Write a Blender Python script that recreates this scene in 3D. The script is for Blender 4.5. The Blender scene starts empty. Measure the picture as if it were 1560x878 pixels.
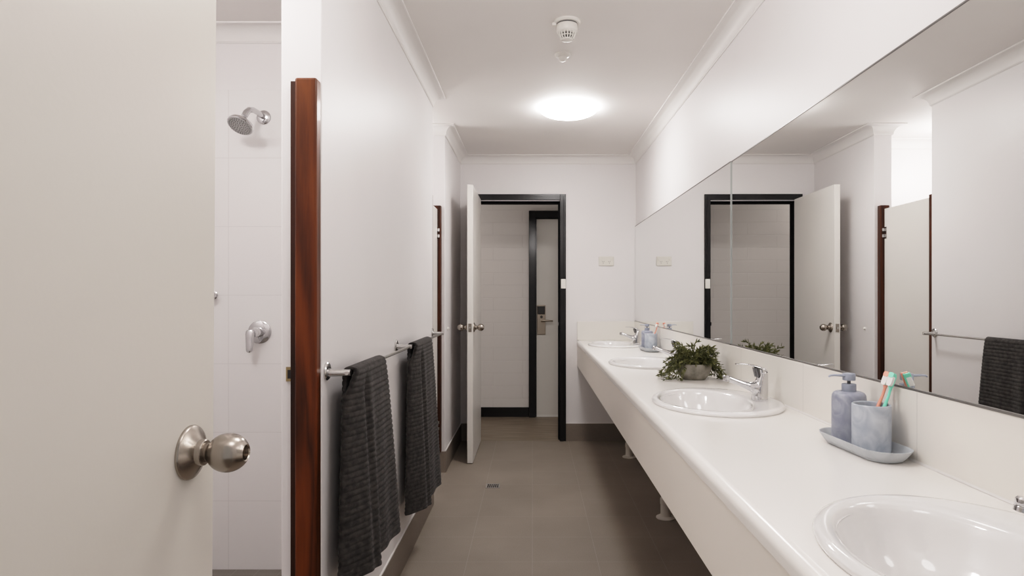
import bpy, bmesh, math, random
from mathutils import Vector, Matrix
PI = math.pi
R = math.radians
random.seed(7)
COL = bpy.context.scene.collection
F = 950.0            # focal length in pixels of the 1560 px wide frame
K = F / 900.0        # depth scale of the surveyed plan
H = 2.411            # ceiling height
CAMZ = 1.228
YB = 5.0 * K         # back wall
XR = 0.876           # right wall
XL = -0.587          # towel partition face
XN = -0.608          # nib wall face

# ------------------------------------------------------------------ materials
def mat(name, color=(.8, .8, .8), rough=.5, metal=0.0, spec=.5, coat=0.0, emit=None, estr=0.0):
    m = bpy.data.materials.new(name)
    m.use_nodes = True
    b = m.node_tree.nodes['Principled BSDF']
    b.inputs['Base Color'].default_value = (*color, 1)
    b.inputs['Roughness'].default_value = rough
    b.inputs['Metallic'].default_value = metal
    b.inputs['Specular IOR Level'].default_value = spec
    b.inputs['Coat Weight'].default_value = coat
    b.inputs['Coat Roughness'].default_value = .05
    if emit:
        b.inputs['Emission Color'].default_value = (*emit, 1)
        b.inputs['Emission Strength'].default_value = estr
    return m

def N(m, kind, **kw):
    n = m.node_tree.nodes.new(kind)
    for k, v in kw.items():
        if k in n.inputs.keys() if hasattr(n.inputs, 'keys') else False:
            n.inputs[k].default_value = v
        else:
            setattr(n, k, v)
    return n

def link(m, a, b):
    m.node_tree.links.new(a, b)

def bsdf(m):
    return m.node_tree.nodes['Principled BSDF']

def coords(m, scale=(1, 1, 1), loc=(0, 0, 0), rot=(0, 0, 0)):
    t = N(m, 'ShaderNodeTexCoord')
    mp = N(m, 'ShaderNodeMapping')
    mp.inputs['Scale'].default_value = scale
    mp.inputs['Location'].default_value = loc
    mp.inputs['Rotation'].default_value = rot
    link(m, t.outputs['Object'], mp.inputs['Vector'])
    return mp.outputs['Vector']

def noise_tint(m, c1, c2, scale=(1, 1, 1), nscale=5, detail=4, lo=.35, hi=.65, distort=0.0, vec=None):
    v = vec or coords(m, scale)
    n = N(m, 'ShaderNodeTexNoise')
    n.inputs['Scale'].default_value = nscale
    n.inputs['Detail'].default_value = detail
    n.inputs['Distortion'].default_value = distort
    link(m, v, n.inputs['Vector'])
    r = N(m, 'ShaderNodeValToRGB')
    r.color_ramp.elements[0].position = lo
    r.color_ramp.elements[1].position = hi
    r.color_ramp.elements[0].color = (*c1, 1)
    r.color_ramp.elements[1].color = (*c2, 1)
    link(m, n.outputs['Fac'], r.inputs['Fac'])
    link(m, r.outputs['Color'], bsdf(m).inputs['Base Color'])
    return n, r

def bump(m, height, strength=.1, dist=.01):
    b = N(m, 'ShaderNodeBump')
    b.inputs['Strength'].default_value = strength
    b.inputs['Distance'].default_value = dist
    link(m, height, b.inputs['Height'])
    link(m, b.outputs['Normal'], bsdf(m).inputs['Normal'])
    return b

def paint(name, c, rough=.5, bs=.06, nscale=160, vary=.03):
    m = mat(name, c, rough)
    c2 = tuple(x * (1 - vary) for x in c)
    noise_tint(m, c2, c, nscale=1.7, detail=3)
    n = N(m, 'ShaderNodeTexNoise')
    n.inputs['Scale'].default_value = nscale
    link(m, coords(m), n.inputs['Vector'])
    bump(m, n.outputs['Fac'], bs, .004)
    return m

def brick_mat(name, c1, c2, mortar, w, h, axes, loc=(0, 0, 0), msize=.002, rough=.4, bstr=.3, offset=0.0, speck=0.0):
    """tiles or blocks laid out in metres; axes: which object axes make the face"""
    m = mat(name, c1, rough)
    t = N(m, 'ShaderNodeTexCoord')
    s = N(m, 'ShaderNodeSeparateXYZ')
    link(m, t.outputs['Object'], s.inputs[0])
    cb = N(m, 'ShaderNodeCombineXYZ')
    link(m, s.outputs[axes[0]], cb.inputs[0])
    link(m, s.outputs[axes[1]], cb.inputs[1])
    mp = N(m, 'ShaderNodeMapping')
    mp.inputs['Location'].default_value = loc
    link(m, cb.outputs[0], mp.inputs['Vector'])
    b = N(m, 'ShaderNodeTexBrick')
    b.offset = offset
    b.squash = 1
    b.inputs['Scale'].default_value = 1
    b.inputs['Brick Width'].default_value = w
    b.inputs['Row Height'].default_value = h
    b.inputs['Mortar Size'].default_value = msize
    b.inputs['Mortar Smooth'].default_value = .3
    b.inputs['Color1'].default_value = (*c1, 1)
    b.inputs['Color2'].default_value = (*c2, 1)
    b.inputs['Mortar'].default_value = (*mortar, 1)
    link(m, mp.outputs['Vector'], b.inputs['Vector'])
    inv = N(m, 'ShaderNodeMath', operation='SUBTRACT')
    inv.inputs[0].default_value = 1
    link(m, b.outputs['Fac'], inv.inputs[1])
    hgt = inv.outputs[0]
    col = b.outputs['Color']
    if speck:
        n = N(m, 'ShaderNodeTexNoise')
        n.inputs['Scale'].default_value = 220
        n.inputs['Detail'].default_value = 3
        link(m, t.outputs['Object'], n.inputs['Vector'])
        n2 = N(m, 'ShaderNodeTexNoise')
        n2.inputs['Scale'].default_value = 2.2
        n2.inputs['Detail'].default_value = 4
        link(m, t.outputs['Object'], n2.inputs['Vector'])
        ad = N(m, 'ShaderNodeMath', operation='ADD')
        link(m, n.outputs['Fac'], ad.inputs[0])
        link(m, n2.outputs['Fac'], ad.inputs[1])
        mr = N(m, 'ShaderNodeMapRange')
        mr.inputs['From Min'].default_value = .6
        mr.inputs['From Max'].default_value = 1.4
        mr.inputs['To Min'].default_value = 1 - speck
        mr.inputs['To Max'].default_value = 1 + speck
        link(m, ad.outputs[0], mr.inputs['Value'])
        mx = N(m, 'ShaderNodeVectorMath', operation='SCALE')
        link(m, col, mx.inputs[0])
        link(m, mr.outputs[0], mx.inputs['Scale'])
        col = mx.outputs[0]
    link(m, col, bsdf(m).inputs['Base Color'])
    bump(m, hgt, bstr, .003)
    return m

def wood(name, dark, light, axis=2, rough=.38, coat=.06, ring=9, stretch=.07):
    m = mat(name, dark, rough, coat=coat, spec=.3)
    sc = [1, 1, 1]
    sc[axis] = stretch
    v = coords(m, tuple(sc))
    n = N(m, 'ShaderNodeTexNoise')
    n.inputs['Scale'].default_value = ring
    n.inputs['Detail'].default_value = 2
    n.inputs['Distortion'].default_value = .6
    link(m, v, n.inputs['Vector'])
    mul = N(m, 'ShaderNodeMath', operation='MULTIPLY')
    mul.inputs[1].default_value = 9
    link(m, n.outputs['Fac'], mul.inputs[0])
    fr = N(m, 'ShaderNodeMath', operation='PINGPONG')
    fr.inputs[1].default_value = 1
    link(m, mul.outputs[0], fr.inputs[0])
    n2 = N(m, 'ShaderNodeTexNoise')
    n2.inputs['Scale'].default_value = 190
    n2.inputs['Detail'].default_value = 3
    link(m, v, n2.inputs['Vector'])
    mx = N(m, 'ShaderNodeMath', operation='MULTIPLY_ADD')
    mx.inputs[1].default_value = .62
    link(m, fr.outputs[0], mx.inputs[0])
    m3 = N(m, 'ShaderNodeMath', operation='MULTIPLY')
    m3.inputs[1].default_value = .4
    link(m, n2.outputs['Fac'], m3.inputs[0])
    link(m, m3.outputs[0], mx.inputs[2])
    r = N(m, 'ShaderNodeValToRGB')
    r.color_ramp.elements[0].position = .1
    r.color_ramp.elements[1].position = .9
    r.color_ramp.elements[0].color = (*dark, 1)
    r.color_ramp.elements[1].color = (*light, 1)
    link(m, mx.outputs[0], r.inputs['Fac'])
    link(m, r.outputs['Color'], bsdf(m).inputs['Base Color'])
    return m

M = {}
M['wall'] = paint('wall_paint', (.775, .752, .752), .42)
M['ceil'] = paint('ceiling_paint', (.775, .75, .73), .7, .03)
M['cove'] = paint('cove_paint', (.76, .74, .725), .55, .02)
M['door'] = paint('door_paint', (.70, .668, .62), .36, .04, 90)
M['door_white'] = paint('white_door_paint', (.74, .715, .68), .3, .05, 90)
M['floor'] = brick_mat('floor_tile', (.25, .213, .178), (.24, .206, .173), (.31, .28, .245), .302, .295, (0, 1), (0, -.224, 0), .0012, .55, .25, 0, .2)
M['base_tile'] = brick_mat('skirting_tile', (.205, .175, .15), (.198, .17, .145), (.22, .2, .17), .6, .5, (1, 2), (0, 0, 0), .0015, .5, .2, 0, .18)
M['base_tile_x'] = brick_mat('skirting_tile_x', (.205, .175, .15), (.198, .17, .145), (.22, .2, .17), .6, .5, (0, 2), (.1, 0, 0), .0015, .5, .2, 0, .18)
M['shower_tile'] = brick_mat('shower_tile', (.78, .765, .76), (.775, .76, .755), (.67, .655, .65), .604, .302, (0, 2), (1.3376, -.023, 0), .0014, .12, .2)
M['shower_floor'] = brick_mat('shower_floor_tile', (.2, .18, .16), (.19, .17, .15), (.25, .23, .2), .1, .1, (0, 1), (0, 0, 0), .002, .5, .3, 0, .2)
M['silicone'] = mat('silicone', (.74, .72, .7), .4)
M['wood'] = wood('red_timber', (.030, .0065, .001), (.150, .038, .007))
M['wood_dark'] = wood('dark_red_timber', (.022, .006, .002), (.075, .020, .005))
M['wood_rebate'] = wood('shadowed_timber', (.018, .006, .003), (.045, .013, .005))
M['black'] = mat('black_gloss', (.005, .005, .006), .22, spec=.35, coat=.12)
noise_tint(M['black'], (.005, .005, .006), (.009, .009, .010), nscale=6)
M['splash'] = brick_mat('splash_tile', (.76, .735, .69), (.755, .73, .685), (.65, .63, .6), .59, 2, (1, 2), (-.221, 0.5, 0), .0016, .13, .3)
M['splash_x'] = mat('splash_end', (.76, .735, .69), .15)
M['counter'] = paint('counter_laminate', (.87, .845, .815), .2, .015, 220, .015)
M['fascia'] = paint('fascia_laminate', (.84, .79, .73), .38, .02, 200, .02)
M['ceramic'] = mat('white_ceramic', (.80, .79, .785), .06, coat=.5)
noise_tint(M['ceramic'], (.795, .785, .78), (.81, .80, .795), nscale=3)
M['pipe'] = mat('pvc', (.62, .58, .53), .4)
M['chrome'] = mat('chrome', (.66, .66, .67), .07, 1.0)
M['chrome_soft'] = mat('satin_chrome', (.60, .59, .58), .2, 1.0)
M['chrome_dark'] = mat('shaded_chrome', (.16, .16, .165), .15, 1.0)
M['matt_black'] = mat('matt_black', (.008, .008, .009), .75, spec=.05)
M['hole'] = mat('dark_hole', (.02, .02, .02), .6)
M['grey_screw'] = mat('screw_grey', (.12, .12, .12), .5)
M['rail'] = mat('rail_metal', (.60, .585, .56), .22, 1.0)
M['outlet'] = mat('outlet_plastic', (.70, .67, .615), .4)
M['white_plastic'] = mat('white_plastic', (.78, .76, .72), .35)
M['mirror'] = mat('mirror_silver', (.88, .885, .88), .0, 1.0)
M['mirror_edge'] = mat('mirror_edge', (.42, .45, .44), .3)
M['channel'] = mat('aluminium_channel', (.25, .24, .23), .35, .8)
M['brass'] = mat('aged_brass', (.35, .27, .15), .35, .9)
M['lock_dark'] = mat('lock_dark', (.03, .028, .026), .3)
M['bronze'] = mat('brushed_bronze', (.36, .31, .26), .32, 1.0)
M['coral'] = mat('coral_plastic', (.86, .33, .24), .3)
M['mint'] = mat('mint_plastic', (.22, .74, .54), .3)
M['bristle'] = mat('white_bristle', (.85, .84, .82), .6)
M['soil'] = mat('soil', (.05, .04, .03), .9)
M['lens'] = mat('lamp_diffuser', (.9, .9, .9), .4, emit=(1.0, .958, .935), estr=62)

def brushed(name, c, rough=.3):
    m = mat(name, c, rough, 1.0)
    n = N(m, 'ShaderNodeTexNoise')
    n.inputs['Scale'].default_value = 60
    link(m, coords(m, (.15, 6, 6)), n.inputs['Vector'])
    bump(m, n.outputs['Fac'], .05, .001)
    bsdf(m).inputs['Anisotropic'].default_value = .4
    return m
M['nickel'] = brushed('brushed_nickel', (.41, .37, .33), .25)

def marble(name, a, b, rough=.35):
    m = mat(name, a, rough)
    v = coords(m)
    noise_tint(m, a, b, nscale=16, detail=8, lo=.33, hi=.68, distort=1.9, vec=v)
    n = N(m, 'ShaderNodeTexNoise')
    n.inputs['Scale'].default_value = 300
    link(m, v, n.inputs['Vector'])
    bump(m, n.outputs['Fac'], .04, .002)
    return m
M['resin_dark'] = marble('grey_blue_resin', (.21, .23, .30), (.37, .39, .45))
M['resin'] = marble('pale_blue_resin', (.33, .37, .44), (.52, .56, .61))
M['resin_tray'] = marble('pale_grey_resin', (.43, .46, .49), (.50, .53, .56))
M['resin_pump'] = mat('matt_grey_blue', (.30, .33, .40), .5)
M['concrete'] = mat('concrete', (.2, .19, .17), .8)
noise_tint(M['concrete'], (.16, .15, .125), (.31, .29, .25), nscale=25, detail=6)

def towel_mat():
    m = mat('charcoal_terry', (.045, .043, .043), 1.0, spec=.1)
    v = coords(m)
    noise_tint(m, (.026, .024, .0235), (.066, .060, .057), nscale=60, detail=5, vec=v)
    n = N(m, 'ShaderNodeTexNoise')
    n.inputs['Scale'].default_value = 700
    link(m, v, n.inputs['Vector'])
    bump(m, n.outputs['Fac'], .5, .004)
    bsdf(m).inputs['Sheen Weight'].default_value = .15
    bsdf(m).inputs['Sheen Roughness'].default_value = .5
    return m
M['towel'] = towel_mat()

def leaf_mat():
    m = mat('leaf_green', (.1, .13, .04), .5)
    noise_tint(m, (.038, .050, .014), (.19, .19, .075), nscale=60, detail=2, lo=.3, hi=.68)
    return m
M['leaf'] = leaf_mat()

def plank_mat():
    m = mat('grey_brown_planks', (.3, .24, .18), .45)
    noise_tint(m, (.12, .095, .07), (.27, .22, .165), scale=(.8, 14, 1), nscale=4, detail=5, lo=.3, hi=.7)
    return m
M['plank'] = plank_mat()

def block_mat():
    m = brick_mat('painted_block', (.74, .70, .665), (.735, .695, .66), (.71, .67, .635), .6, .1275, (0, 2), (.1, -.06, 0), .004, .5, .45, .5)
    return m
M['block'] = block_mat()

# ------------------------------------------------------------------ mesh helpers
def box(bm, x0, x1, y0, y1, z0, z1):
    v = [bm.verts.new((x, y, z)) for x in (x0, x1) for y in (y0, y1) for z in (z0, z1)]
    for f in ((0, 1, 3, 2), (4, 6, 7, 5), (0, 4, 5, 1), (2, 3, 7, 6), (0, 2, 6, 4), (1, 5, 7, 3)):
        bm.faces.new([v[i] for i in f])

def loft(bm, rings, cap0=True, cap1=True, closed=True):
    vs = [[bm.verts.new(p) for p in r] for r in rings]
    n = len(vs[0])
    for a, b in zip(vs, vs[1:]):
        for i in range(n if closed else n - 1):
            j = (i + 1) % n
            bm.faces.new((a[i], a[j], b[j], b[i]))
    if cap0:
        bm.faces.new(list(reversed(vs[0])))
    if cap1:
        bm.faces.new(vs[-1])
    return vs

def circle(c, u, v, ru, rv, n):
    return [Vector(c) + u * (ru * math.cos(2 * PI * i / n)) + v * (rv * math.sin(2 * PI * i / n)) for i in range(n)]

def lathe(bm, prof, seg=32, mtx=None, cap0=True, cap1=True):
    mtx = mtx or Matrix()
    rings = [[mtx @ Vector((max(r, 1e-4) * math.cos(2 * PI * i / seg), max(r, 1e-4) * math.sin(2 * PI * i / seg), z)) for i in range(seg)] for r, z in prof]
    loft(bm, rings, cap0, cap1)

def tube(bm, pts, radii, seg=16, squash=1.0):
    pts = [Vector(p) for p in pts]
    if not hasattr(radii, '__len__'):
        radii = [radii] * len(pts)
    ref = None
    rings = []
    for i, p in enumerate(pts):
        d = (pts[min(i + 1, len(pts) - 1)] - pts[max(i - 1, 0)]).normalized()
        if ref is None:
            ref = Vector((0, 1, 0)) if abs(d.y) < .9 else Vector((1, 0, 0))
        u = (ref - d * ref.dot(d)).normalized()
        w = d.cross(u)
        ref = u
        r = radii[i]
        rings.append([p + u * (r * math.cos(2 * PI * k / seg)) + w * (r * squash * math.sin(2 * PI * k / seg)) for k in range(seg)])
    loft(bm, rings)

def axis_matrix(loc, axis):
    """z axis of a lathe turned to AXIS, at LOC"""
    return Matrix.Translation(loc) @ Vector((0, 0, 1)).rotation_difference(Vector(axis)).to_matrix().to_4x4()

def obj(name, bm, m, parent=None, smooth=False, bevel=0.0, seg=2, loc=None, angle=35):
    bmesh.ops.recalc_face_normals(bm, faces=bm.faces)
    me = bpy.data.meshes.new(name)
    bm.to_mesh(me)
    bm.free()
    mats = m if isinstance(m, (list, tuple)) else [m]
    for x in mats:
        me.materials.append(x)
    o = bpy.data.objects.new(name, me)
    COL.objects.link(o)
    if parent is not None:
        o.parent = parent
    if loc is not None:
        o.location = loc
    if smooth:
        for p in me.polygons:
            p.use_smooth = True
        me.set_sharp_from_angle(angle=R(angle))
    if bevel:
        b = o.modifiers.new('bevel', 'BEVEL')
        b.width = bevel
        b.segments = seg
        b.limit_method = 'ANGLE'
        b.angle_limit = R(40)
    return o

def nb():
    return bmesh.new()

def tag(o, label, cat, group=None, kind=None):
    o['label'] = label
    o['category'] = cat
    if group:
        o['group'] = group
    if kind:
        o['kind'] = kind
    return o

def thing(name, label, cat, loc=(0, 0, 0), rot=(0, 0, 0), group=None, kind=None):
    o = bpy.data.objects.new(name, None)
    COL.objects.link(o)
    o.location = loc
    o.rotation_euler = rot
    o.empty_display_size = .05
    return tag(o, label, cat, group, kind)

def struct(name, bm, m, label, cat, bevel=0.0, smooth=False):
    o = obj(name, bm, m, None, smooth, bevel)
    return tag(o, label, cat, None, 'structure')

def boxes(*bs):
    bm = nb()
    for b in bs:
        box(bm, *b)
    return bm

def dup(root, loc, label, rot=None):
    r = root.copy()
    COL.objects.link(r)
    r.location = loc
    if rot is not None:
        r.rotation_euler = rot
    r['label'] = label
    for ch in list(root.children):
        c = ch.copy()
        COL.objects.link(c)
        c.parent = r
        for g in list(ch.children):
            d = g.copy()
            COL.objects.link(d)
            d.parent = c
    return r

# ------------------------------------------------------------------ room shell
YP0, YP1 = 1.646 * K, 3.48 * K       # towel partition ends
YN = 4.11 * K                        # nib end
YS = 2.60 * K                        # tiled shower wall face
XO = -1.75                           # outer wall of the cubicles

bm = boxes((XO, 1.0, -1.6, YB + .002, -.06, 0))
struct('floor', bm, M['floor'], 'grey brown square floor tiles of the washroom aisle', 'floor')
bm = boxes((XO, -.70, .17, YS, 0, .023))
struct('shower_floor', bm, M['shower_floor'], 'small strip of grey tiled shower floor behind the open door', 'floor')
bm = boxes((-2.2, 2.2, YB + .002, 6.6, -.06, .0))
struct('corridor_floor', bm, M['plank'], 'wood plank floor of the corridor beyond the far doorway', 'floor')
bm = boxes((-2.2, 2.2, -.2, 6.6, H, H + .08))
struct('ceiling', bm, M['ceil'], 'plain off white plaster ceiling', 'ceiling')
bm = boxes((XR, XR + .12, -.1, YB + .11, 0, H))
struct('wall_right', bm, M['wall'], 'white wall above the long mirror', 'wall')
DX0, DX1, DZ = -.462, .234, 2.03
bm = boxes((XO, DX0, YB, YB + .11, 0, H), (DX1, XR + .12, YB, YB + .11, 0, H), (DX0, DX1, YB, YB + .11, DZ, H))
struct('wall_back', bm, M['wall'], 'far end wall with black framed doorway and power outlet', 'wall')
bm = boxes((XL - .113, XL, YP0, YP1, 0, H))
struct('wall_left', bm, M['wall'], 'white partition wall that carries the towel rail', 'wall', bevel=.003)
bm = boxes((XN - .122, XN, YN, YB, 0, H))
struct('wall_nib', bm, M['wall'], 'short white nib wall behind the open far door', 'wall', bevel=.003)
bm = boxes((XL - .113, XL, .05, .95, 0, H))
struct('wall_entry', bm, M['wall'], 'white wall behind the near open door', 'wall')
bm = boxes((XO - .1, XO, .0, YB + .11, 0, H))
struct('wall_outer', bm, M['wall'], 'outer white wall of the shower cubicles', 'wall')
bm = boxes((XO, -.70, YS + .008, YS + .12, 0, H))
ws = struct('wall_shower', bm, M['wall'], 'shower wall facing the camera, white tiles below paint', 'wall')
bm = boxes((XO, -.70, YS, YS + .008, .02, 2.136))
obj('tile_facing', bm, M['shower_tile'], ws)
bm = boxes((XO, -.46, .05, .17, 0, H), (.30, XR + .12, .05, .17, 0, H), (-.46, .30, .05, .17, 2.05, H))
struct('wall_near', bm, M['wall'], 'near end wall around the entrance doorway', 'wall')
YQ = 4.76
bm = boxes((XO, XN - .122, YQ, YB, 0, H))
struct('wall_cubicle', bm, M['wall'], 'bright white back wall inside the second cubicle, seen in the mirror', 'wall')
YC = 6.0 * K
bm = boxes((-2.2, 2.2, YC, YC + .1, 0, H))
struct('wall_corridor', bm, M['block'], 'white painted block wall across the corridor', 'wall')

# coving: cove profile swept round the walls with mitred corners
def cove(path, p=.069):
    prof = [(0, H - p), (.004, H - p), (.006, H - p + .004)]
    for i in range(9):
        a = i / 8 * PI / 2
        prof.append((.008 + (p - .014) * (1 - math.cos(a)) * 1.0, H - p + .006 + (p - .014) * math.sin(a)))
    prof += [(p - .004, H - .008), (p, H - .006), (p, H), (0, H)]
    pts = [Vector(q) for q in path]
    rings = []
    for i, q in enumerate(pts):
        ns = []
        if i > 0:
            d = (pts[i] - pts[i - 1]).normalized()
            ns.append(Vector((d.y, -d.x)))
        if i < len(pts) - 1:
            d = (pts[i + 1] - pts[i]).normalized()
            ns.append(Vector((d.y, -d.x)))
        if len(ns) == 2:
            n = (ns[0] + ns[1])
            n = n / n.dot(ns[0])
        else:
            n = ns[0]
        rings.append([(q.x + n.x * a, q.y + n.y * a, z) for a, z in prof])
    b = nb()
    loft(b, rings)
    return b
struct('trim_1', cove([(XN - .122, YQ), (XN - .122, YN), (XN, YN), (XN, YB), (XR, YB), (XR, .17)]), M['cove'],
       'white cove cornice along the mirror wall, end wall and nib', 'cornice', smooth=True)
struct('trim_2', cove([(XL - .113, YP0), (XL, YP0), (XL, YP1), (XL - .113, YP1)][1:]), M['cove'],
       'white cove cornice above the towel rail partition', 'cornice', smooth=True)
struct('trim_3', cove([(XO, YS + .008), (-.70, YS + .008)]), M['cove'],
       'white cove cornice above the tiled shower wall', 'cornice', smooth=True)

struct('trim_9', cove([(XO, YQ), (XN - .122, YQ)]), M['cove'],
       'white cove cornice inside the second cubicle, seen in the mirror', 'cornice', smooth=True)

# skirting tiles with a white silicone bead
def skirting(name, bx, bead, m, label):
    o = struct(name, boxes(*bx), m, label, 'skirting', bevel=.0015)
    obj('silicone_bead', boxes(*bead), M['silicone'], o)
SH = .148
skirting('baseboard_left', [(XL, XL + .008, YP0, YP1, 0, SH)], [(XL, XL + .006, YP0, YP1, SH, SH + .004)], M['base_tile'],
         'brown tile skirting below the towels')
skirting('baseboard_nib', [(XN - .122, XN + .008, YN - .008, YN, 0, .146), (XN, XN + .008, YN, YB, 0, .146)],
         [(XN, XN + .006, YN, YB, .146, .150)], M['base_tile'], 'brown tile skirting wrapping the nib wall')
skirting('baseboard_back', [(XN + .008, DX0 - .05, YB - .008, YB, 0, SH), (.284, XR, YB - .008, YB, 0, SH)],
         [(XN + .008, DX0 - .05, YB - .006, YB, SH, SH + .004), (.284, XR, YB - .006, YB, SH, SH + .004)], M['base_tile_x'],
         'brown tile skirting on the far end wall')
skirting('baseboard_right', [(XR - .008, XR, .17, YB - .008, 0, SH)], [(XR - .006, XR, .17, YB - .008, SH, SH + .004)], M['base_tile'],
         'brown tile skirting on the wall below the counter')

# black frame of the far bathroom doorway
def ubox(bm, x0, x1, z1, wl, wr, wt, y0, y1):
    """an inverted U: left jamb, right jamb, head"""
    box(bm, x0 - wl, x0, y0, y1, 0, z1 + wt)
    box(bm, x1, x1 + wr, y0, y1, 0, z1 + wt)
    box(bm, x0, x1, y0, y1, z1, z1 + wt)
def dframe(x0, x1, z1, y0):
    bm = nb()
    ubox(bm, x0 + .0, x1, z1, .045, .050, .050, y0 - .012, y0 + .004)     # architrave flange
    ubox(bm, x0 + .0, x1, z1, .03, .030, .030, y0 - .02, y0 - .011)
    return bm
df = thing('trim_4', 'glossy black steel door frame in the far end wall', 'door frame', kind='structure')
obj('frame', dframe(DX0, DX1, DZ + .008, YB), M['black'], df, bevel=.002)
bm = nb()
ubox(bm, DX0 + .012, DX1 - .012, DZ - .012, .012, .012, .012, YB + .04, YB + .12)
ubox(bm, DX0 + .003, DX1 - .003, DZ - .003, .004, .004, .004, YB, YB + .04)
obj('door_stop_lining', bm, M['matt_black'], df)
bm = boxes((.2195, .2222, YB + .006, YB + .03, .975, 1.005))
obj('strike_plate', bm, M['chrome_soft'], df)
sn = obj('contact_sensor', boxes((.241, .281, YB - .034, YB - .02, 1.29, 1.37)), M['white_plastic'], None, bevel=.003)
tag(sn, 'small white box on the right jamb of the black door frame', 'sensor')

# corridor door, frame and skirting
d3 = thing('door_3', 'beige corridor door with a keycard lock seen through the doorway', 'door', kind='structure')
XF = -.0335
obj('door_leaf', boxes((XF + .066, XF + .86, YC - .006, YC + .004, .022, 2.02)), M['door'], d3)
obj('door_gap_strip', boxes((XF + .066, XF + .86, YC - .008, YC + .004, .0, .022)), M['white_plastic'], d3)  # pale strip closing the gap between leaf and floor
lk = nb()
box(lk, .047, .134, YC - .02, YC - .006, .835, 1.135)
lk = obj('lock_plate', lk, M['bronze'], d3, bevel=.005)
obj('card_reader', boxes((.053, .128, YC - .03, YC - .018, 1.04, 1.125)), M['lock_dark'], lk, bevel=.006)
obj('key_cylinder', (lambda b: (lathe(b, [(.014, 0), (.014, .006)], 20, axis_matrix((.092, YC - .02, 1.015), (0, -1, 0))), b)[1])(nb()), M['lock_dark'], lk)
b = nb()
tube(b, [(.092, YC - .018, .978), (.092, YC - .06, .978)], .012)
tube(b, [(.088, YC - .058, .978), (.12, YC - .062, .978), (.17, YC - .06, .977), (.207, YC - .056, .975)], [.011, .011, .0095, .008])
obj('lever_handle', b, M['bronze'], lk, True)
fr3 = thing('trim_5', 'black frame around the beige corridor door', 'door frame', kind='structure')
bm = nb()
ubox(bm, XF + .064, XF + .862, 2.018, .066, .066, .07, YC - .045, YC)
ubox(bm, XF + .076, XF + .85, 2.006, .014, .014, .014, YC - .02, YC)
obj('frame', bm, M['black'], fr3, bevel=.003)
bm = boxes((-2.2, XF - .003, YC - .015, YC, 0, .098))
struct('baseboard_corridor', bm, M['black'], 'glossy black skirting board along the corridor block wall', 'skirting', bevel=.003)

# ------------------------------------------------------------------ doors with knobs
def knob_bm(x, y, z, s):
    """knob on a face whose outward normal is s * X"""
    m = axis_matrix((x, y, z), (s, 0, 0))
    a = nb()
    lathe(a, [(.0365, 0), (.0368, .002), (.036, .004), (.0345, .0055), (.0175, .0145), (.0172, .021), (.016, .022)], 48, m)
    b = nb()
    pr = [(.0128, .014), (.0128, .0265), (.0135, .028)]
    for i in range(15):
        t = i / 14
        ang = R(-62 + 124 * t)
        pr.append((.0262 * math.cos(ang), .052 + .0275 * math.sin(ang)))
    pr += [(.0115, .0768), (.0098, .0755), (.0085, .066), (.003, .064)]
    lathe(b, pr, 48, m)
    return a, b
def knobs(door, xa, xb, y, z):
    for x, s in ((xb, 1), (xa, -1)):
        a, b = knob_bm(x, y, z, s)
        r = obj('knob_rose', a, M['nickel'], door, True)
        obj('door_knob', b, M['nickel'], r, True)

# near door (open, flat on to the left wall)
X1 = -.4625
d1 = thing('door_1', 'large off white door standing open beside the camera', 'door', (X1, .86 * K, CAMZ), (0, R(.39), 0), kind='structure')
obj('door_leaf', boxes((-.036, 0, -.735, 0, -1.22, .81)), M['door'], d1, bevel=.0015)
a, b = knob_bm(0, -.06 * K, 1.016 - CAMZ, 1)
r = obj('knob_rose', a, M['nickel'], d1, True)
obj('door_knob', b, M['nickel'], r, True)
a, b = knob_bm(-.036, -.06 * K, 1.016 - CAMZ, -1)
r = obj('knob_rose', a, M['nickel'], d1, True)
obj('door_knob', b, M['nickel'], r, True)
obj('latch_plate', boxes((-.030, -.006, -.002, .0015, -.24, -.18)), M['chrome_soft'], d1)

# far door
d2 = thing('door_2', 'white door open into the room at the far end', 'door', (-.4755, YB - .73, 0), kind='structure')
obj('door_leaf', boxes((0, .042, 0, .715, .006, 2.04)), M['door_white'], d2, bevel=.0025)
knobs(d2, 0, .042, .06, .995)
obj('latch_plate', boxes((.009, .033, -.0025, .002, .965, 1.025)), M['nickel'], d2)
obj('latch_bolt', boxes((.015, .027, -.009, -.002, .987, 1.003)), M['chrome_soft'], d2, bevel=.002)
ds = nb()
lathe(ds, [(.011, 0), (.011, .004), (.008, .006), (.008, .012), (.006, .014), (.001, .014)], 20, axis_matrix((XN, YN + .12, .995), (1, 0, 0)))
tag(obj('door_stop', ds, M['white_plastic'], None, True), 'tiny white round bumper on the nib wall', 'door stop')

# shower cubicle door, shut between its two timber posts
XD = -.654
d4 = thing('door_4', 'off white shower cubicle door beyond the towel partition', 'door', kind='structure')
obj('door_leaf', boxes((XD - .03, XD, YP1 + .032, YN - .046, .16, 1.826)), M['door_white'], d4, bevel=.002)
def hinge(z):
    b = nb()
    for dz in (-.03, .012):
        tube(b, [(XD + .008, YN - .046, z + dz), (XD + .008, YN - .046, z + dz + .02)], .008, 12)
    box(b, XD - .002, XD + .003, YN - .075, YN - .043, z - .04, z + .04)
    return b
for z in (1.66, .335):
    obj('hinge', hinge(z), M['chrome_soft'], d4)

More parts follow.
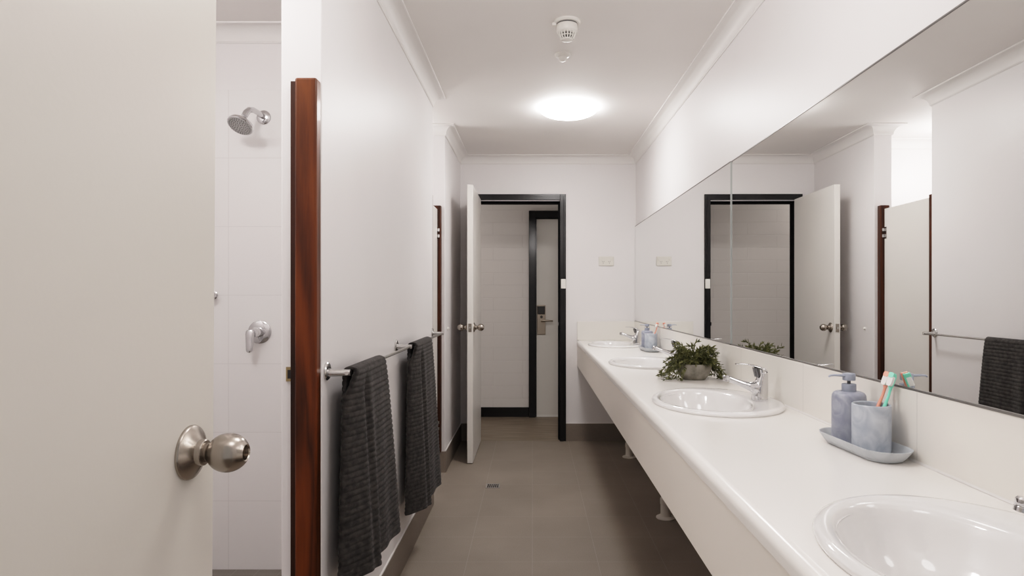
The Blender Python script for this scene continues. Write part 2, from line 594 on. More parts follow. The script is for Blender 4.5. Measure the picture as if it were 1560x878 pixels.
# timber posts
p = thing('trim_6', 'tall red timber post at the near end of the partition', 'post', kind='structure')
o = obj('post', boxes((-.6475, -.588, YP0 - .040, YP0, .0, 1.824)), M['wood'], p, bevel=.006, seg=3)
obj('rebate', boxes((-.664, -.6475, YP0 - .026, YP0, .0, 1.818)), M['wood_rebate'], p, bevel=.001)
b = boxes((-.685, -.6645, YP0 - .004, YP0 + .002, .99, 1.03))
sp = obj('strike_plate', b, M['brass'], p)
obj('latch_slot', boxes((-.680, -.668, YP0 - .0055, YP0, .998, 1.022)), M['hole'], sp)
p = thing('trim_7', 'thin dark timber post on the far end of the partition', 'post', kind='structure')
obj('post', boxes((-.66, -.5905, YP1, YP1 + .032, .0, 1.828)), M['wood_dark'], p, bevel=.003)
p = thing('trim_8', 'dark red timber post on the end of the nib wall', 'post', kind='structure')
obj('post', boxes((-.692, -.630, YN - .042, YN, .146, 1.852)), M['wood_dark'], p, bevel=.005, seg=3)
for z in (1.66, .335):
    pass

# ------------------------------------------------------------------ ceiling fittings
def ceil_at(px, py):
    Y = (H - CAMZ) * F / (451 - py)
    return ((px - 811) * Y / F, Y)
cl = thing('ceiling_light', 'round glowing dome light on the ceiling', 'ceiling light', (.227, 3.71 * K, H))
b = nb(); lathe(b, [(.174, 0), (.176, -.006), (.172, -.008)], 64)
obj('base_ring', b, M['white_plastic'], cl, True)
b = nb()
pr = [(.178, -.005)] + [(.180 * math.cos(R(a)), -.010 - .050 * math.sin(R(a))) for a in range(0, 90, 6)] + [(.002, -.060)]
lathe(b, pr, 64)
obj('diffuser', b, M['lens'], cl, True)

x, y = ceil_at(864, 33)
sd = thing('smoke_detector', 'white smoke detector with dark vent slots on the ceiling', 'smoke detector', (x, y, H))
b = nb(); lathe(b, [(.064, 0), (.064, -.007), (.058, -.012), (.052, -.0125)], 48)
obj('mounting_base', b, M['white_plastic'], sd, True)
b = nb(); lathe(b, [(.049, -.0125), (.049, -.020)], 48)
obj('dark_gap', b, M['grey_screw'], sd, True)
b = nb(); lathe(b, [(.051, -.019), (.0525, -.024), (.0525, -.046), (.049, -.052), (.040, -.058), (.034, -.060)], 48)
obj('body', b, M['white_plastic'], sd, True)
b = nb(); lathe(b, [(.030, -.058), (.029, -.082), (.02, -.086)], 32)
obj('dark_chamber', b, M['hole'], sd, True)
b = nb()
for i in range(16):
    a = 2 * PI * i / 16
    tube(b, [(.040 * math.cos(a), .040 * math.sin(a), -.056), (.036 * math.cos(a), .036 * math.sin(a), -.072), (.029 * math.cos(a), .029 * math.sin(a), -.085)], .0035, 6)
lathe(b, [(.037, -.069), (.038, -.071), (.036, -.073)], 40)
lathe(b, [(.028, -.084), (.026, -.090), (.012, -.093), (.004, -.0935)], 32)
obj('vent_cage', b, M['white_plastic'], sd, True)
b = nb(); box(b, -.072, -.052, -.012, .012, -.022, -.008)
obj('side_clip', b, M['white_plastic'], sd, bevel=.002)
sd.scale = (.9, .9, .9)

x, y = ceil_at(857, 83)
ps = thing('motion_sensor', 'small white dome sensor on the ceiling near the smoke detector', 'sensor', (x, y, H))
b = nb(); lathe(b, [(.039, 0), (.039, -.004), (.034, -.010), (.024, -.013)], 40)
obj('base_ring', b, M['white_plastic'], ps, True)
b = nb(); lathe(b, [(.022, -.012), (.021, -.022), (.016, -.031), (.008, -.035), (.002, -.036)], 32)
obj('lens_dome', b, M['white_plastic'], ps, True)

# ------------------------------------------------------------------ power outlet
po = thing('power_outlet', 'white double power outlet on the far end wall', 'power outlet', (.625, YB, 1.522))
obj('face_plate', boxes((-.064, .064, -.010, 0, -.039, .039)), M['outlet'], po, bevel=.003)
for s in (-1, 1):
    sw = obj('switch', boxes((s * .047 - .008, s * .047 + .008, -.0135, -.009, .004, .026)), M['outlet'], po, bevel=.002)
    b = nb()
    for k in (-1, 1):
        m = Matrix.Translation((s * .026 + k * .006, -.0102, -.004)) @ Matrix.Rotation(k * R(30), 4, 'Y')
        t = nb(); box(t, -.0012, .0012, -.001, .001, -.005, .005)
        t.transform(m)
        me = bpy.data.meshes.new('slot'); t.to_mesh(me); t.free(); b.from_mesh(me)
    box(b, s * .026 - .0012, s * .026 + .0012, -.0112, -.0092, -.023, -.013)
    obj('socket_slots', b, M['grey_screw'], po)

# ------------------------------------------------------------------ mirrors and splashback
YJ = 2.592 * K
MX = XR - .007
tilt = R(-.28)
for nm, y0, y1, ang, lab in (('wall_mirror', YJ + .001, YB - .004, 0, 'far panel of the long frameless mirror, beside the end wall'),
                             ('wall_mirror', .20, YJ - .001, tilt, 'near panel of the long frameless mirror, closest to the camera')):
    L = y1 - y0
    px = MX + (y1 - 1.9) * math.tan(-ang)        # near panel sits a hair out of line with the far one
    g = thing(nm, lab, 'mirror', (px, y1, 0), (0, 0, ang), 'frameless mirror panels over the counter')
    b = nb()
    box(b, 0, .004, -L, 0, 1.016, 1.8165)
    o = obj('mirror_glass', b, [M['mirror'], M['mirror_edge']], g)
    for pl in o.data.polygons:
        pl.material_index = 0 if pl.normal.x < -.9 else 1
    obj('bottom_channel', boxes((-.003, .004, -L, 0, 1.0125, 1.0175)), M['channel'], g)
    obj('top_channel', boxes((-.002, .004, -L, 0, 1.8150, 1.8185)), M['channel'], g)

CZ = .853
sb = thing('splashback', 'low white tiled splashback between counter and mirror', 'splashback')
obj('side_tiles', boxes((XR - .012, XR - .001, .2, YB - .012, CZ + .0005, 1.0125)), M['splash'], sb, bevel=.001)
obj('end_tile', boxes((.379, XR - .001, YB - .0115, YB - .001, CZ + .0005, 1.012)), M['splash_x'], sb, bevel=.001)
b = nb()      # coved fillet where counter turns up into the tiles
pr = [(0, .0006), (-.0035, .0006), (-.002, .0012), (-.0006, .003), (0, .005)]
loft(b, [[(XR - .012 + x, yy, CZ + z) for x, z in pr] for yy in (.2, YB - .01)])
obj('sealant', b, M['silicone'], sb, True)

# ------------------------------------------------------------------ counter with cut-outs
BX = .641
BY = [4.49 * K, 3.265 * K, 2.064 * K, .825 * K]
HA, HB = .198, .243
X0, X1c = .398, XR - .0125
YV0, YV1 = .2, YB - .002
vc = thing('vanity_counter', 'long white vanity counter running along the mirror wall', 'counter')
b = nb()
cuts = [YV0] + [(BY[i] + BY[i + 1]) / 2 for i in (2, 1, 0)] + [YV1]
for k, yc in enumerate(reversed(BY)):
    ya, yb = cuts[k], cuts[k + 1]
    angs = [2 * PI * i / 72 for i in range(72)]
    for cx in (X0 - BX, X1c - BX):
        for cy in (ya - yc, yb - yc):
            angs.append(math.atan2(cy, cx) % (2 * PI))
    angs = sorted(set(round(a, 6) for a in angs))
    rect, ell, low = [], [], []
    for a in angs:
        c, s = math.cos(a), math.sin(a)
        tx = ((X1c - BX) / c if c > 1e-9 else (X0 - BX) / c if c < -1e-9 else 1e9)
        ty = ((yb - yc) / s if s > 1e-9 else (ya - yc) / s if s < -1e-9 else 1e9)
        t = min(tx, ty)
        rect.append((BX + c * t, yc + s * t, CZ))
        e = 1 / math.sqrt((c / HA) ** 2 + (s / HB) ** 2)
        ell.append((BX + c * e, yc + s * e, CZ))
        low.append((BX + c * e, yc + s * e, CZ - .03))
    loft(b, [rect, ell, low], False, False)
    loft(b, [low, [(q[0], q[1], CZ - .03) for q in rect]], False, False)
bmesh.ops.remove_doubles(b, verts=b.verts, dist=1e-5)
# rounded front edge
pr = [(X0, CZ)]
for i in range(1, 9):
    a = i / 8 * PI / 2
    pr.append((X0 - .0205 * math.sin(a), CZ - .0205 * (1 - math.cos(a))))
pr += [(X0 - .0205, CZ - .034), (X0 - .0175, CZ - .036), (X0, CZ - .036)]
loft(b, [[(x, yy, z) for x, z in pr] for yy in (YV0, YV1)])
obj('worktop', b, M['counter'], vc, True, angle=30)
obj('fascia', boxes((.3795, .398, YV0, YV1, .636, CZ - .034)), M['fascia'], vc, bevel=.0015)

# ------------------------------------------------------------------ basins and taps
def ering(cx, a, bb, z, n=72):
    return [(cx + a * math.cos(2 * PI * i / n), bb * math.sin(2 * PI * i / n), z) for i in range(n)]
def make_basin(label, loc):
    t = thing('basin', label, 'basin', loc, group='oval drop-in basins along the counter')
    b = nb()
    A, B = .2185, .269
    rings = [ering(-.035, .05, .06, -.155), ering(-.03, .13, .18, -.12), ering(-.01, HA - .015, HB - .015, -.02), ering(0, HA - .012, HB - .012, .0),
             ering(0, A - .002, B - .002, .0), ering(0, A, B, .003), ering(0, A, B, .007), ering(0, A - .003, B - .003, .0115), ering(0, A - .010, B - .010, .0145),
             ering(-.003, A - .020, B - .020, .0148), ering(-.022, A - .044, B - .032, .0128),
             ering(-.038, .151, .226, .0115), ering(-.039, .147, .222, .0085), ering(-.040, .143, .217, .001), ering(-.040, .138, .211, -.012),
             ering(-.039, .130, .200, -.035), ering(-.038, .117, .182, -.062), ering(-.037, .098, .155, -.088), ering(-.036, .074, .115, -.107),
             ering(-.035, .046, .068, -.119), ering(-.035, .0225, .0225, -.124), ering(-.035, .021, .021, -.130)]
    loft(b, rings)
    obj('bowl', b, M['ceramic'], t, True, angle=50)
    b = nb()
    lathe(b, [(.0225, -.1245), (.0225, -.1215), (.0175, -.1205), (.016, -.124), (.003, -.1245)], 32, Matrix.Translation((-.035, 0, 0)))
    w = obj('drain_waste', b, M['chrome'], t, True)
    b = nb()
    lathe(b, [(.003, -.126), (.0145, -.1255)], 24, Matrix.Translation((-.035, 0, 0)))
    obj('drain_hole', b, M['hole'], w)
    b = nb()
    lathe(b, [(.0, 0), (.010, 0), (.010, .002), (.007, .003)], 20, axis_matrix((.098, -.0, -.028), (-.93, 0, .35)))
    obj('overflow_ring', b, M['chrome'], t, True)
    b = nb()
    px = .095
    z0 = -loc[2]
    tube(b, [(-.035, 0, -.150), (-.035, 0, -.26), (-.02, 0, -.30), (.02, 0, -.32), (.06, 0, -.30), (px - .01, 0, -.29), (px, 0, -.32), (px, 0, z0 + .11)], .021, 20)
    o = obj('waste_pipe', b, M['pipe'], t, True)
    b = nb()
    lathe(b, [(.051, z0 + .001), (.051, z0 + .006), (.044, z0 + .010), (.029, z0 + .013), (.027, z0 + .03), (.027, z0 + .075), (.0295, z0 + .078), (.0295, z0 + .11), (.022, z0 + .112)], 32, Matrix.Translation((px, 0, 0)))
    obj('floor_flange', b, M['pipe'], o, True)
    return t
def rrect(c, hx, hy, n=24, e=2.6):
    out = []
    for i in range(n):
        a = 2 * PI * i / n
        ca, sa = math.cos(a), math.sin(a)
        out.append((c[0] + hx * math.copysign(abs(ca) ** (2 / e), ca), c[1] + hy * math.copysign(abs(sa) ** (2 / e), sa), c[2]))
    return out
def make_tap(label, loc):
    t = thing('mixer_tap', label, 'tap', loc, group='chrome mixer taps on the basins')
    b = nb()
    loft(b, [rrect((.000, 0, .0), .0266, .0255), rrect((.001, 0, .03), .0258, .0245), rrect((.0055, 0, .06), .0212, .0222), rrect((.0100, 0, .085), .0168, .0192), rrect((.0112, 0, .098), .0152, .0172)])
    sp = [(.006, .042, .034, .0225), (-.012, .040, .0290, .0225), (-.024, .0425, .0215, .0215), (-.036, .0472, .0160, .0185), (-.055, .0550, .0128, .0152), (-.075, .0625, .0116, .0128), (-.1, .0720, .0112, .0114), (-.1135, .0770, .0110, .0110)]
    loft(b, [[(x, ry * math.cos(2 * PI * k / 28), z + rz * math.sin(2 * PI * k / 28)) for k in range(28)] for x, z, rz, ry in sp])
    bd = obj('body', b, M['chrome'], t, True)
    rm = bd.modifiers.new('remesh', 'REMESH')
    rm.mode = 'VOXEL'; rm.voxel_size = .0017; rm.use_smooth_shade = True
    sm = bd.modifiers.new('smooth', 'SMOOTH')
    sm.iterations = 6; sm.factor = .5
    b = nb()
    d = Vector((-.22, 0, -.975)).normalized()
    m = axis_matrix(Vector((-.1125, 0, .0855)), d)
    lathe(b, [(.0100, 0), (.0125, .003), (.0125, .010), (.0118, .011), (.0118, .013), (.0122, .0135), (.0122, .0195), (.0105, .0205), (.009, .0195), (.002, .0195)], 32, m)
    obj('aerator', b, M['chrome'], t, True)
    # lever: hood over the cartridge running out into a thin blade
    b = nb()
    secs = [(.0245, .091, .006, .008), (.022, .1015, .0165, .0065), (.012, .1085, .0195, .0055), (-.004, .114, .0200, .0050), (-.020, .1192, .0188, .0042),
            (-.040, .1236, .0165, .0034), (-.060, .1256, .0148, .0028), (-.076, .1262, .0135, .0024), (-.083, .1262, .010, .0020)]
    rings = []
    for x, z, hy, hz in secs:
        rings.append([(x, hy * math.cos(2 * PI * i / 24), z + hz * math.sin(2 * PI * i / 24)) for i in range(24)])
    loft(b, rings)
    obj('lever', b, M['chrome'], t, True)
    b = nb()
    loft(b, [rrect((.008, 0, .090), .0165, .0165), rrect((.006, 0, .108), .0165, .0165)])
    obj('cartridge_cap', b, M['chrome'], t, True)
    b = nb()
    loft(b, [rrect((-.002, 0, .082), .0150, .0150), rrect((-.010, 0, .113), .0150, .0145)])
    obj('cartridge_neck', b, M['chrome_dark'], t, True)
    return t
blab = ['white oval basin beside the far end wall, smallest in view', 'white oval basin partly hidden behind the potted plant',
        'white oval basin in front of the potted plant, whole rim visible', 'white oval basin closest to the camera, cropped by the frame']
tlab = ['chrome mixer tap beside the far soap set, near the end wall', 'chrome mixer tap half hidden behind the potted plant',
        'chrome mixer tap on the basin in front of the plant', 'chrome tap of the closest basin, only its spout tip showing']
ba = make_basin(blab[0], (BX, BY[0], CZ + .0006))
tp = make_tap(tlab[0], (.787, BY[0] - .02, CZ + .0134))
for i in (1, 2, 3):
    dup(ba, (BX, BY[i], CZ + .0006), blab[i])
    dup(tp, (.787, BY[i] - .02, CZ + .0134), tlab[i])

# ------------------------------------------------------------------ soap sets
def stadium(cx, cy, hl, r, z, rot=0.0, n=14):
    pts = []
    for i in range(n + 1):
        a = PI * i / n
        pts.append((cx + r * math.cos(a), cy + hl + r * math.sin(a), z))
    for i in range(n + 1):
        a = PI + PI * i / n
        pts.append((cx + r * math.cos(a), cy - hl + r * math.sin(a), z))
    return pts
def make_tray(label, loc, rz):
    b = nb()
    loft(b, [stadium(0, 0, .074, .036, 0), stadium(0, 0, .077, .041, .002), stadium(0, 0, .081, .049, .014), stadium(0, 0, .084, .056, .0275), stadium(0, 0, .084, .0565, .029),
             stadium(0, 0, .083, .0550, .0295), stadium(0, 0, .082, .053, .0275), stadium(0, 0, .079, .0485, .012), stadium(0, 0, .077, .0445, .0065), stadium(0, 0, .07, .036, .006)])
    o = obj('soap_tray', b, M['resin_tray'], None, True, loc=loc, angle=60)
    o.rotation_euler = (0, 0, rz)
    return tag(o, label, 'tray', 'soap trays on the counter')
def make_dispenser(label, loc):
    t = thing('soap_dispenser', label, 'soap dispenser', loc, group='soap dispensers on the trays')
    b = nb()
    lathe(b, [(.001, 0), (.036, 0), (.0395, .003), (.04, .008), (.04, .111), (.0388, .1195), (.0352, .1255), (.029, .1285), (.017, .129), (.001, .129)], 48)
    obj('bottle', b, M['resin_dark'], t, True)
    b = nb(); lathe(b, [(.0165, .1285), (.0168, .130), (.0168, .1465), (.016, .1475), (.001, .1475)], 36)
    obj('collar', b, M['resin_pump'], t, True)
    b = nb(); lathe(b, [(.0042, .147), (.0042, .160)], 16)
    obj('pump_stem', b, M['grey_screw'], t, True)
    b = nb(); lathe(b, [(.001, .1565), (.0145, .1565), (.0152, .158), (.0152, .172), (.0142, .1735), (.001, .1735)], 36)
    h = obj('pump_head', b, M['resin_pump'], t, True)
    b = nb()
    secs = [(.0, .1675, .0085, .0038), (-.02, .1685, .0078, .0032), (-.036, .169, .0065, .0026), (-.047, .1683, .0052, .0022), (-.050, .1655, .0045, .002)]
    loft(b, [[(x, hy * math.cos(2 * PI * i / 16), z + hz * math.sin(2 * PI * i / 16)) for i in range(16)] for x, z, hy, hz in secs])
    obj('spout', b, M['resin_pump'], h, True)
    return t
def make_cup(label, loc):
    b = nb()
    lathe(b, [(.001, 0), (.0385, 0), (.0412, .003), (.0418, .01), (.042, .108), (.0415, .1125), (.040, .114), (.0382, .1125), (.0375, .108), (.037, .008), (.001, .006)], 56)
    o = obj('toothbrush_cup', b, M['resin'], None, True, loc=loc)
    return tag(o, label, 'cup', 'toothbrush cups on the trays')
def make_brush(label, col, loc, lean, face):
    """toothbrush along +z of its own frame, then leaned"""
    t = thing('toothbrush', label, 'toothbrush', loc, group='toothbrushes standing in cups')
    t.rotation_mode = 'QUATERNION'
    q = Vector((0, 0, 1)).rotation_difference(Vector(lean).normalized())
    from mathutils import Quaternion
    t.rotation_quaternion = q @ Quaternion((0, 0, 1), face)
    b = nb()
    secs = [(0, 0, .0032, .0022), (.004, 0, .005, .0035), (.05, 0, .0055, .0042), (.085, 0, .0045, .004), (.11, .0015, .0042, .0036), (.13, .0035, .0032, .003), (.148, .0025, .0034, .0028), (.156, 0, .0062, .0026),
            (.18, 0, .0066, .0026), (.186, 0, .005, .0024), (.188, 0, .002, .0012)]
    loft(b, [[(hx * math.cos(2 * PI * i / 16), y + hy * math.sin(2 * PI * i / 16), z) for i in range(16)] for z, y, hx, hy in secs])
    obj('handle', b, col, t, True)
    b = nb()
    loft(b, [rrect((0, 0, 0), .0055, .0145, 20, 3.5), rrect((0, 0, .0105), .006, .015, 20, 3.5)])
    b.transform(Matrix.Translation((0, -.002, .1695)) @ Matrix.Rotation(PI / 2, 4, 'X'))
    br = obj('bristles', b, M['bristle'], t, True)
    b = nb()
    loft(b, [rrect((0, 0, 0), .0055, .006, 16, 3), rrect((0, 0, .012), .006, .0065, 16, 3)])
    b.transform(Matrix.Translation((0, -.0018, .181)) @ Matrix.Rotation(PI / 2, 4, 'X'))
    obj('coloured_tuft', b, col, br, True)
    return t
TX, TY = .797, 1.425 * K
make_tray('pale grey oval tray under the near soap dispenser and cup', (TX, TY, CZ), R(4))
make_dispenser('grey blue marbled soap dispenser on the near tray', (TX - .002, TY + .062, CZ + .0068))
make_cup('pale blue toothbrush cup holding two brushes on the near tray', (TX + .002, TY - .034, CZ + .0068))
cx, cy = TX + .002, TY - .034
make_brush('coral toothbrush leaning in the near cup', M['coral'], (cx - .0125, cy + .012, CZ + .0165), (.385, .04, 1), R(-60))
make_brush('mint green toothbrush leaning in the near cup', M['mint'], (cx - .010, cy - .012, CZ + .0165), (.39, .09, 1), R(-60))
TX2, TY2 = .800, 4.02 * K
make_tray('pale grey oval tray under the far soap dispenser and cup', (TX2 - .004, TY2, CZ), R(4))
make_dispenser('grey blue soap dispenser on the far tray near the end wall', (TX2 - .008, TY2 + .062, CZ + .0068))
make_cup('pale blue toothbrush cup holding one coral brush on the far tray', (TX2 + .0, TY2 - .034, CZ + .0068))
make_brush('coral toothbrush leaning in the far cup near the end wall', M['coral'], (TX2 - .013, TY2 - .026, CZ + .0165), (.385, .04, 1), R(-60))

# ------------------------------------------------------------------ potted plant
pp = thing('potted_plant', 'bushy green artificial plant in a round concrete bowl', 'plant', (.728, 2.665 * K, CZ))
b = nb()
lathe(b, [(.001, 0), (.048, 0), (.056, .006), (.070, .026), (.0775, .050), (.0785, .070), (.0775, .0725), (.0745, .070), (.073, .056), (.001, .054)], 48)
obj('pot', b, M['concrete'], pp, True)
b = nb(); lathe(b, [(.001, .055), (.073, .056), (.06, .064), (.001, .068)], 32, cap0=False)
obj('soil', b, M['soil'], pp, True)
b = nb()
rnd = random.Random(11)
def leaf(bm, p, d, up, L, W):
    d = d.normalized()
    s = d.cross(up)
    if s.length < 1e-4:
        s = Vector((1, 0, 0))
    s.normalize()
    n = s.cross(d)
    vs = [p, p + d * L * .35 + s * W - n * W * .25, p + d * L * .7 + s * W * .8 - n * W * .35, p + d * L - n * W * .5, p + d * L * .7 - s * W * .8 - n * W * .35, p + d * L * .35 - s * W - n * W * .25, p + d * L * .5 + n * W * .35]
    v = [bm.verts.new(q) for q in vs]
    for i in range(6):
        bm.faces.new((v[i], v[(i + 1) % 6], v[6]))
for k in range(150):
    ang = rnd.uniform(0, 2 * PI)
    outer = rnd.random()
    r0 = rnd.uniform(.0, .055)
    base = Vector((r0 * math.cos(ang), r0 * math.sin(ang), .06))
    if outer < .42:      # trailing stems over the rim
        reach = rnd.uniform(.09, .15) - r0 * .5 + (.03 if math.cos(ang) > .2 and math.sin(ang) < 0 else 0)
        rise = rnd.uniform(.015, .045)
        drop = rnd.uniform(.05, .105)
    elif outer < .74:
        reach = rnd.uniform(.05, .105) - r0 * .5
        rise = rnd.uniform(.035, .075)
        drop = rnd.uniform(0, .05)
    else:
        reach = rnd.uniform(.01, .07)
        rise = rnd.uniform(.05, .092)
        drop = rnd.uniform(-.01, .015)
    front = math.cos(ang + 1.3)
    if front > .78:      # the side with the bare pot: short upright stems
        drop = min(drop, .012)
        reach = min(reach, .055)
        rise = max(rise, .035)
    ang2 = ang + rnd.uniform(-.5, .5)
    hd = Vector((math.cos(ang2), math.sin(ang2), 0))
    side = Vector((-hd.y, hd.x, 0)) * rnd.uniform(-.03, .03)
    pts = []
    for i in range(9):
        t = i / 8
        q = base + hd * (reach * t) + side * t * t
        q.z += rise * math.sin(min(1, t * 1.25) * PI / 2) - drop * t * t * 1.25
        q.z = max(q.z, .006)
        rr = math.hypot(q.x, q.y)
        if q.z < .074 and rr < .088 and i > 1:
            s_ = .088 / max(rr, .01)
            if .06 < rr:
                q.x *= s_; q.y *= s_
            else:
                q.z = .076
        q.x = min(q.x, XR - .014 - .728 - .022)
        pts.append(q)
    tube(b, pts, [.0014] * 9, 5)
    for i in range(1, 9):
        p = pts[i]
        d = (pts[i] - pts[i - 1])
        if d.length < 1e-5:
            continue
        d.normalize()
        for j in range(3 if i < 8 else 6):
            rv = Vector((rnd.uniform(-1, 1), rnd.uniform(-1, 1), rnd.uniform(-.5, 1)))
            dd = d * rnd.uniform(.5, 1.1) + rv * .75
            L = rnd.uniform(.014, .027)
            tip = p + dd.normalized() * L
            if tip.z < .003 or tip.x > XR - .014 - .728 - .008:
                continue
            if math.hypot(tip.x, tip.y) < .081 and tip.z < .073:
                continue
            leaf(b, p, dd, rv, L, rnd.uniform(.0019, .0034))
obj('foliage', b, M['leaf'], pp)

# ------------------------------------------------------------------ towel rail and towels
RX, RZ = -.526, 1.009
YR = [1.683 * K, 2.54 * K, 3.45 * K]
tr = thing('towel_rail', 'long metal towel rail on three brackets along the partition', 'towel rail')
b = nb()
tube(b, [(RX, YR[0] - .012, RZ), (RX, YR[2] + .012, RZ)], .0058, 16)
obj('bar', b, M['rail'], tr, True)
for y in YR:
    b = nb()
    tube(b, [(XL + .003, y, RZ), (XL + .02, y, RZ), (RX - .01, y, RZ), (RX + .008, y, RZ)], [.0125, .0105, .0095, .0092], 24)
    br = obj('bracket', b, M['chrome_soft'], tr, True)
    b = nb()
    m = axis_matrix((XL, y, RZ + .004), (1, 0, 0))
    lathe(b, [(.026, 0), (.026, .004), (.023, .007), (.013, .0085)], 32, m)
    obj('flange', b, M['chrome_soft'], br, True)
    for a in (90, 210, 330):
        b = nb()
        lathe(b, [(.0042, .006), (.0042, .0095)], 12, axis_matrix((XL, y + .0185 * math.cos(R(a)), RZ + .004 + .0185 * math.sin(R(a))), (1, 0, 0)))
        obj('screw', b, M['grey_screw'], br)

def towel(label, y0, y1, zf, zb, seed, flare, bulge):
    """a folded bath towel over the bar: back sheet by the wall, over the bar, front sheet"""
    rnd = random.Random(seed)
    W = y1 - y0
    b = nb()
    nt = 84
    path = []          # (dx from bar, z, depth along drop 0..1, side)
    st = .00185
    zt = RZ + .0
    nb_ = int((zt - zb) / st)
    nf_ = int((zt - zf) / st)
    for i in range(nb_):
        z = zb + (zt - zb) * i / nb_
        path.append((-.0155, z, 1 - i / nb_, -1))
    for i in range(12):
        a = PI - PI * i / 12
        path.append((.0155 * math.cos(a), zt + .0155 * math.sin(a), 0, math.cos(a)))
    for i in range(nf_ + 1):
        z = zt - (zt - zf) * i / nf_
        path.append((.0155, z, i / nf_, 1))
    rows = []
    s = 0.0
    pz = None
    for dx, z, g, side in path:
        if pz is not None:
            s += math.hypot(dx - pz[0], z - pz[1])
        pz = (dx, z)
        ph = (s / .0172) % 1.0
        rib = (abs(math.sin(PI * ph)) ** .55) * .0040
        row = []
        for j in range(nt + 1):
            t = j / nt
            e = min(t, 1 - t) * W
            edge = 1 - max(0, 1 - e / .010) ** 2 if e < .010 else 1
            gg = g ** .8
            if side >= 0:
                fold = bulge * gg * (.55 * math.sin(2 * PI * (t * 1.55 - .12)) + .30 * math.sin(2 * PI * (t * 3.1 + .2) + .6 * g))
                curl = (1 - min(1, t / .30)) ** 1.7 * min(1, g / .12)      # near edge folds back to the wall side
                x = dx + side * (.006 * edge + rib * (.35 + .65 * edge)) + side * gg * .030 + fold * side * (1 - curl)
                x -= curl * (.030 + .040 * gg) * side
                groove = math.exp(-((t - .27) / .045) ** 2) * min(1, g / .1)
                x -= groove * .016 * side
                y = y0 + W * t + (t - .42) * flare * gg - curl * .008
            else:
                fold = bulge * gg * .45 * math.sin(2 * PI * (t * 1.6 + .3))
                x = dx + side * (.004 * edge + rib * .7) - gg * .012 + fold
                x = max(x, XL - RX + .004)
                y = y0 - .004 + W * t + (t - .6) * flare * .6 * gg
            y += .0012 * math.sin(s * 90 + seed) * (1 if j in (0, nt) else 0)
            row.append(b.verts.new((RX + x, y, z + .003 * g * math.sin(7 * t + seed) - (.012 * g * (1 - t) if side > 0 else 0))))
        rows.append(row)
    for a, c in zip(rows, rows[1:]):
        for j in range(nt):
            b.faces.new((a[j], a[j + 1], c[j + 1], c[j]))
    o = obj('hanging_towel', b, M['towel'], None, True, angle=180)
    sol = o.modifiers.new('thickness', 'SOLIDIFY')
    sol.thickness = .009
    sol.offset = -1
    tag(o, label, 'towel', 'grey towels on the rail')
    # plain woven hem across the front bottom
    return o
towel('dark grey ribbed towel on the rail, beside the near timber post', 1.70 * K, 2.03 * K, .415, .40, 1, .05, .022)
towel('dark grey ribbed towel on the rail, farther along toward the end wall', 2.585 * K, 2.96 * K, .285, .275, 2, .05, .020)

# ------------------------------------------------------------------ shower fittings
def wall_pt(px, py, Y=YS):
    return ((px - 811) * Y / F, CAMZ + (451 - py) * Y / F)
x, z = wall_pt(402, 179)
sh = thing('overhead_shower', 'round chrome shower head on a short wall arm', 'shower head', (x, YS, z))
b = nb(); lathe(b, [(.031, 0), (.031, .003), (.027, .007), (.013, .010)], 40, axis_matrix((0, 0, 0), (0, -1, 0)))
obj('wall_plate', b, M['chrome'], sh, True)
b = nb()
tube(b, [(0, 0, 0), (-.004, -.05, .006), (-.01, -.085, .008), (-.018, -.105, .002), (-.024, -.118, -.014), (-.028, -.125, -.03)], [.0115, .0115, .0118, .0125, .0135, .013], 24)
obj('arm', b, M['chrome'], sh, True)
hc = Vector((-.034, -.140, -.066)); ax = Vector((-.14, -.52, -.84)).normalized()
b = nb()
m = axis_matrix(hc, ax)
lathe(b, [(.010, -.034), (.014, -.026), (.015, -.02), (.020, -.014), (.040, -.004), (.0515, .002), (.053, .006), (.053, .013), (.050, .0155), (.047, .0155)], 56, m)
hd = obj('head', b, M['chrome'], sh, True)
b = nb()
lathe(b, [(.0475, .0150), (.0475, .0165), (.001, .0168)], 48, m)
fp = obj('spray_face', b, mat('spray_face_grey', (.46, .46, .45), .35, .6), hd, True)
b = nb()
for ring, n in ((.008, 5), (.017, 10), (.026, 16), (.034, 22), (.0415, 28)):
    for i in range(n):
        a = 2 * PI * i / n + ring * 40
        lathe(b, [(.0016, .0165), (.0013, .0185)], 6, m @ Matrix.Translation((ring * math.cos(a), ring * math.sin(a), 0)))
obj('nozzles', b, M['lock_dark'], hd)

x, z = wall_pt(396, 506)
sm = thing('shower_mixer', 'round chrome shower mixer with a hanging lever', 'shower mixer', (x, YS, z))
b = nb(); lathe(b, [(.051, 0), (.051, .003), (.047, .006), (.026, .0075), (.020, .008)], 56, axis_matrix((0, 0, 0), (0, -1, 0)))
obj('mounting_plate', b, M['chrome'], sm, True)
b = nb(); lathe(b, [(.0215, .006), (.0215, .05), (.019, .056), (.001, .057)], 32, axis_matrix((0, 0, .0), (-.04, -1, .0)))
obj('hub', b, M['chrome'], sm, True)
b = nb()
secs = [(.012, .0135, .007), (.006, .0185, .010), (-.006, .020, .0105), (-.03, .0178, .0088), (-.055, .0155, .007), (-.075, .0140, .006), (-.082, .0105, .005), (-.085, .004, .003)]
loft(b, [[(-.016 + hx * math.cos(2 * PI * i / 24), -.060 - (.004 * (-zz * 30) if zz < 0 else 0) + hy * math.sin(2 * PI * i / 24), zz) for i in range(24)] for zz, hx, hy in secs])
obj('lever', b, M['chrome'], sm, True)

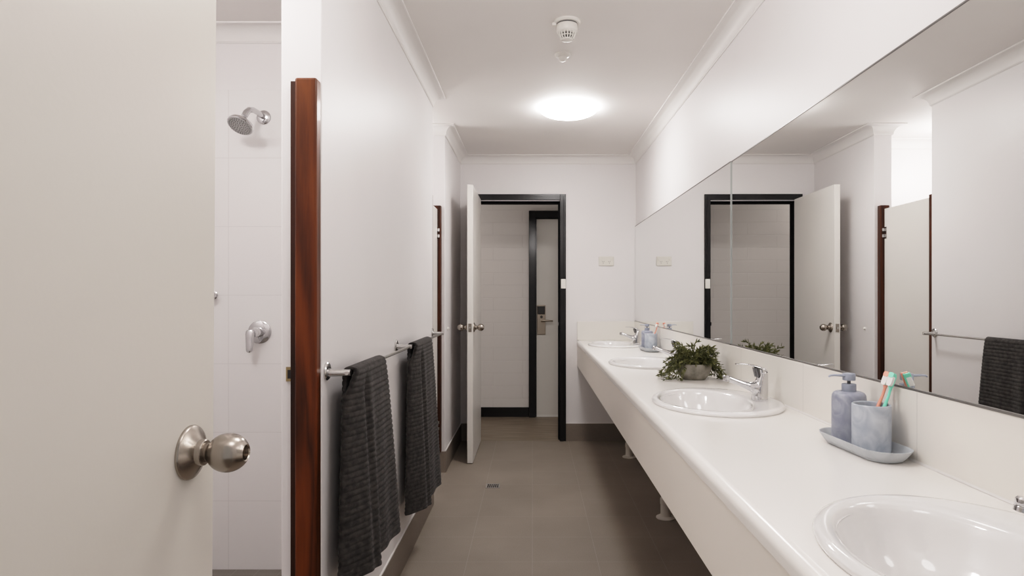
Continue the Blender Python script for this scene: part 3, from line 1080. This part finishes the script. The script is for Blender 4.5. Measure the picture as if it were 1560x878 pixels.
x, z = wall_pt(326, 450)
rh = thing('robe_hook', 'small chrome peg on the shower tiles, cut by the door edge', 'hook', (x, YS, z))
b = nb(); lathe(b, [(.018, 0), (.018, .004), (.012, .007)], 28, axis_matrix((0, 0, 0), (0, -1, 0)))
obj('wall_plate', b, M['chrome'], rh, True)
b = nb(); tube(b, [(0, 0, 0), (.004, -.03, 0), (.018, -.045, .002)], [.008, .008, .010], 20)
lathe(b, [(.010, -.012), (.0125, -.004), (.0125, .004), (.009, .008), (.001, .009)], 24, axis_matrix((.018, -.045, .002), (.75, -.6, .1)))
obj('peg', b, M['chrome'], rh, True)

# ------------------------------------------------------------------ floor drain
fd = thing('floor_drain', 'small square chrome drain grate in the floor tiles', 'drain', ((751 - 811) * 3.81 / 900, 3.81 * K, 0))
obj('drain_well', boxes((-.036, .036, -.036, .036, .0002, .0012)), M['hole'], fd)
b = nb()
for s in (-1, 1):
    box(b, -.045, .045, s * .040 - .005, s * .040 + .005, .0005, .003)
    box(b, s * .040 - .005, s * .040 + .005, -.035, .035, .0005, .003)
for i in range(-2, 3):
    box(b, i * .0125 - .0022, i * .0125 + .0022, -.035, .035, .0008, .0028)
obj('grate', b, M['chrome_soft'], fd)

# ------------------------------------------------------------------ lights
def point(name, loc, e, r=.12, col=(1, .955, .935)):
    l = bpy.data.lights.new(name, 'POINT')
    l.energy = e
    l.shadow_soft_size = r
    l.color = col
    o = bpy.data.objects.new(name, l)
    o.location = loc
    COL.objects.link(o)
    return o
point('second_ceiling_lamp', (.12, 1.45 * K, H - .22), 15.5, .18)
point('entrance_fill', (.1, .5, H - .25), 9, .18)  # added soft frontal fill from the camera end, no fitting here
point('shower_lamp', (-1.15, 1.3, H - .15), 29)
point('cubicle_lamp', (-1.2, 4.28, H - .3), 22, .15)
point('corridor_lamp', (-1.3, 5.85, H - .15), 6)

w = bpy.data.worlds.new('world')
w.use_nodes = True
w.node_tree.nodes['Background'].inputs['Color'].default_value = (1, .96, .93, 1)
w.node_tree.nodes['Background'].inputs['Strength'].default_value = .5
bpy.context.scene.world = w

# ------------------------------------------------------------------ camera
cd = bpy.data.cameras.new('camera')
cd.sensor_width = 36
cd.sensor_fit = 'HORIZONTAL'
cd.lens = 36 * F / 1560
cd.shift_x = -(811 - 780) / 1560
cd.shift_y = (451 - 439) / 1560
cd.clip_start = .02
co = bpy.data.objects.new('camera', cd)
co.location = (0, 0, CAMZ)
co.rotation_euler = (PI / 2, 0, 0)
COL.objects.link(co)
sc = bpy.context.scene
sc.camera = co
sc.view_settings.view_transform = 'Standard'
sc.view_settings.look = 'None'
sc.view_settings.exposure = 0
# camera response: linear up to mid grey, then a soft shoulder
vs = sc.view_settings
vs.use_curve_mapping = True
cm = vs.curve_mapping
cm.white_level = (4, 4, 4)
cv = cm.curves[3]
TONE = [(.03, .018), (.06, .042), (.12, .102), (.3, .272), (.5, .445), (.7, .575), (1.0, .715), (1.5, .845), (2.4, .95), (4, 1)]
cv.points[0].location = (0, 0)
cv.points[1].location = (1, 1)
for a, b_ in TONE[:-1]:
    cv.points.new(a / 4, b_)
cm.update()
sc.cycles.max_bounces = 14
sc.cycles.diffuse_bounces = 8
sc.cycles.glossy_bounces = 8
sc.cycles.caustics_reflective = True
sc.cycles.use_denoising = True
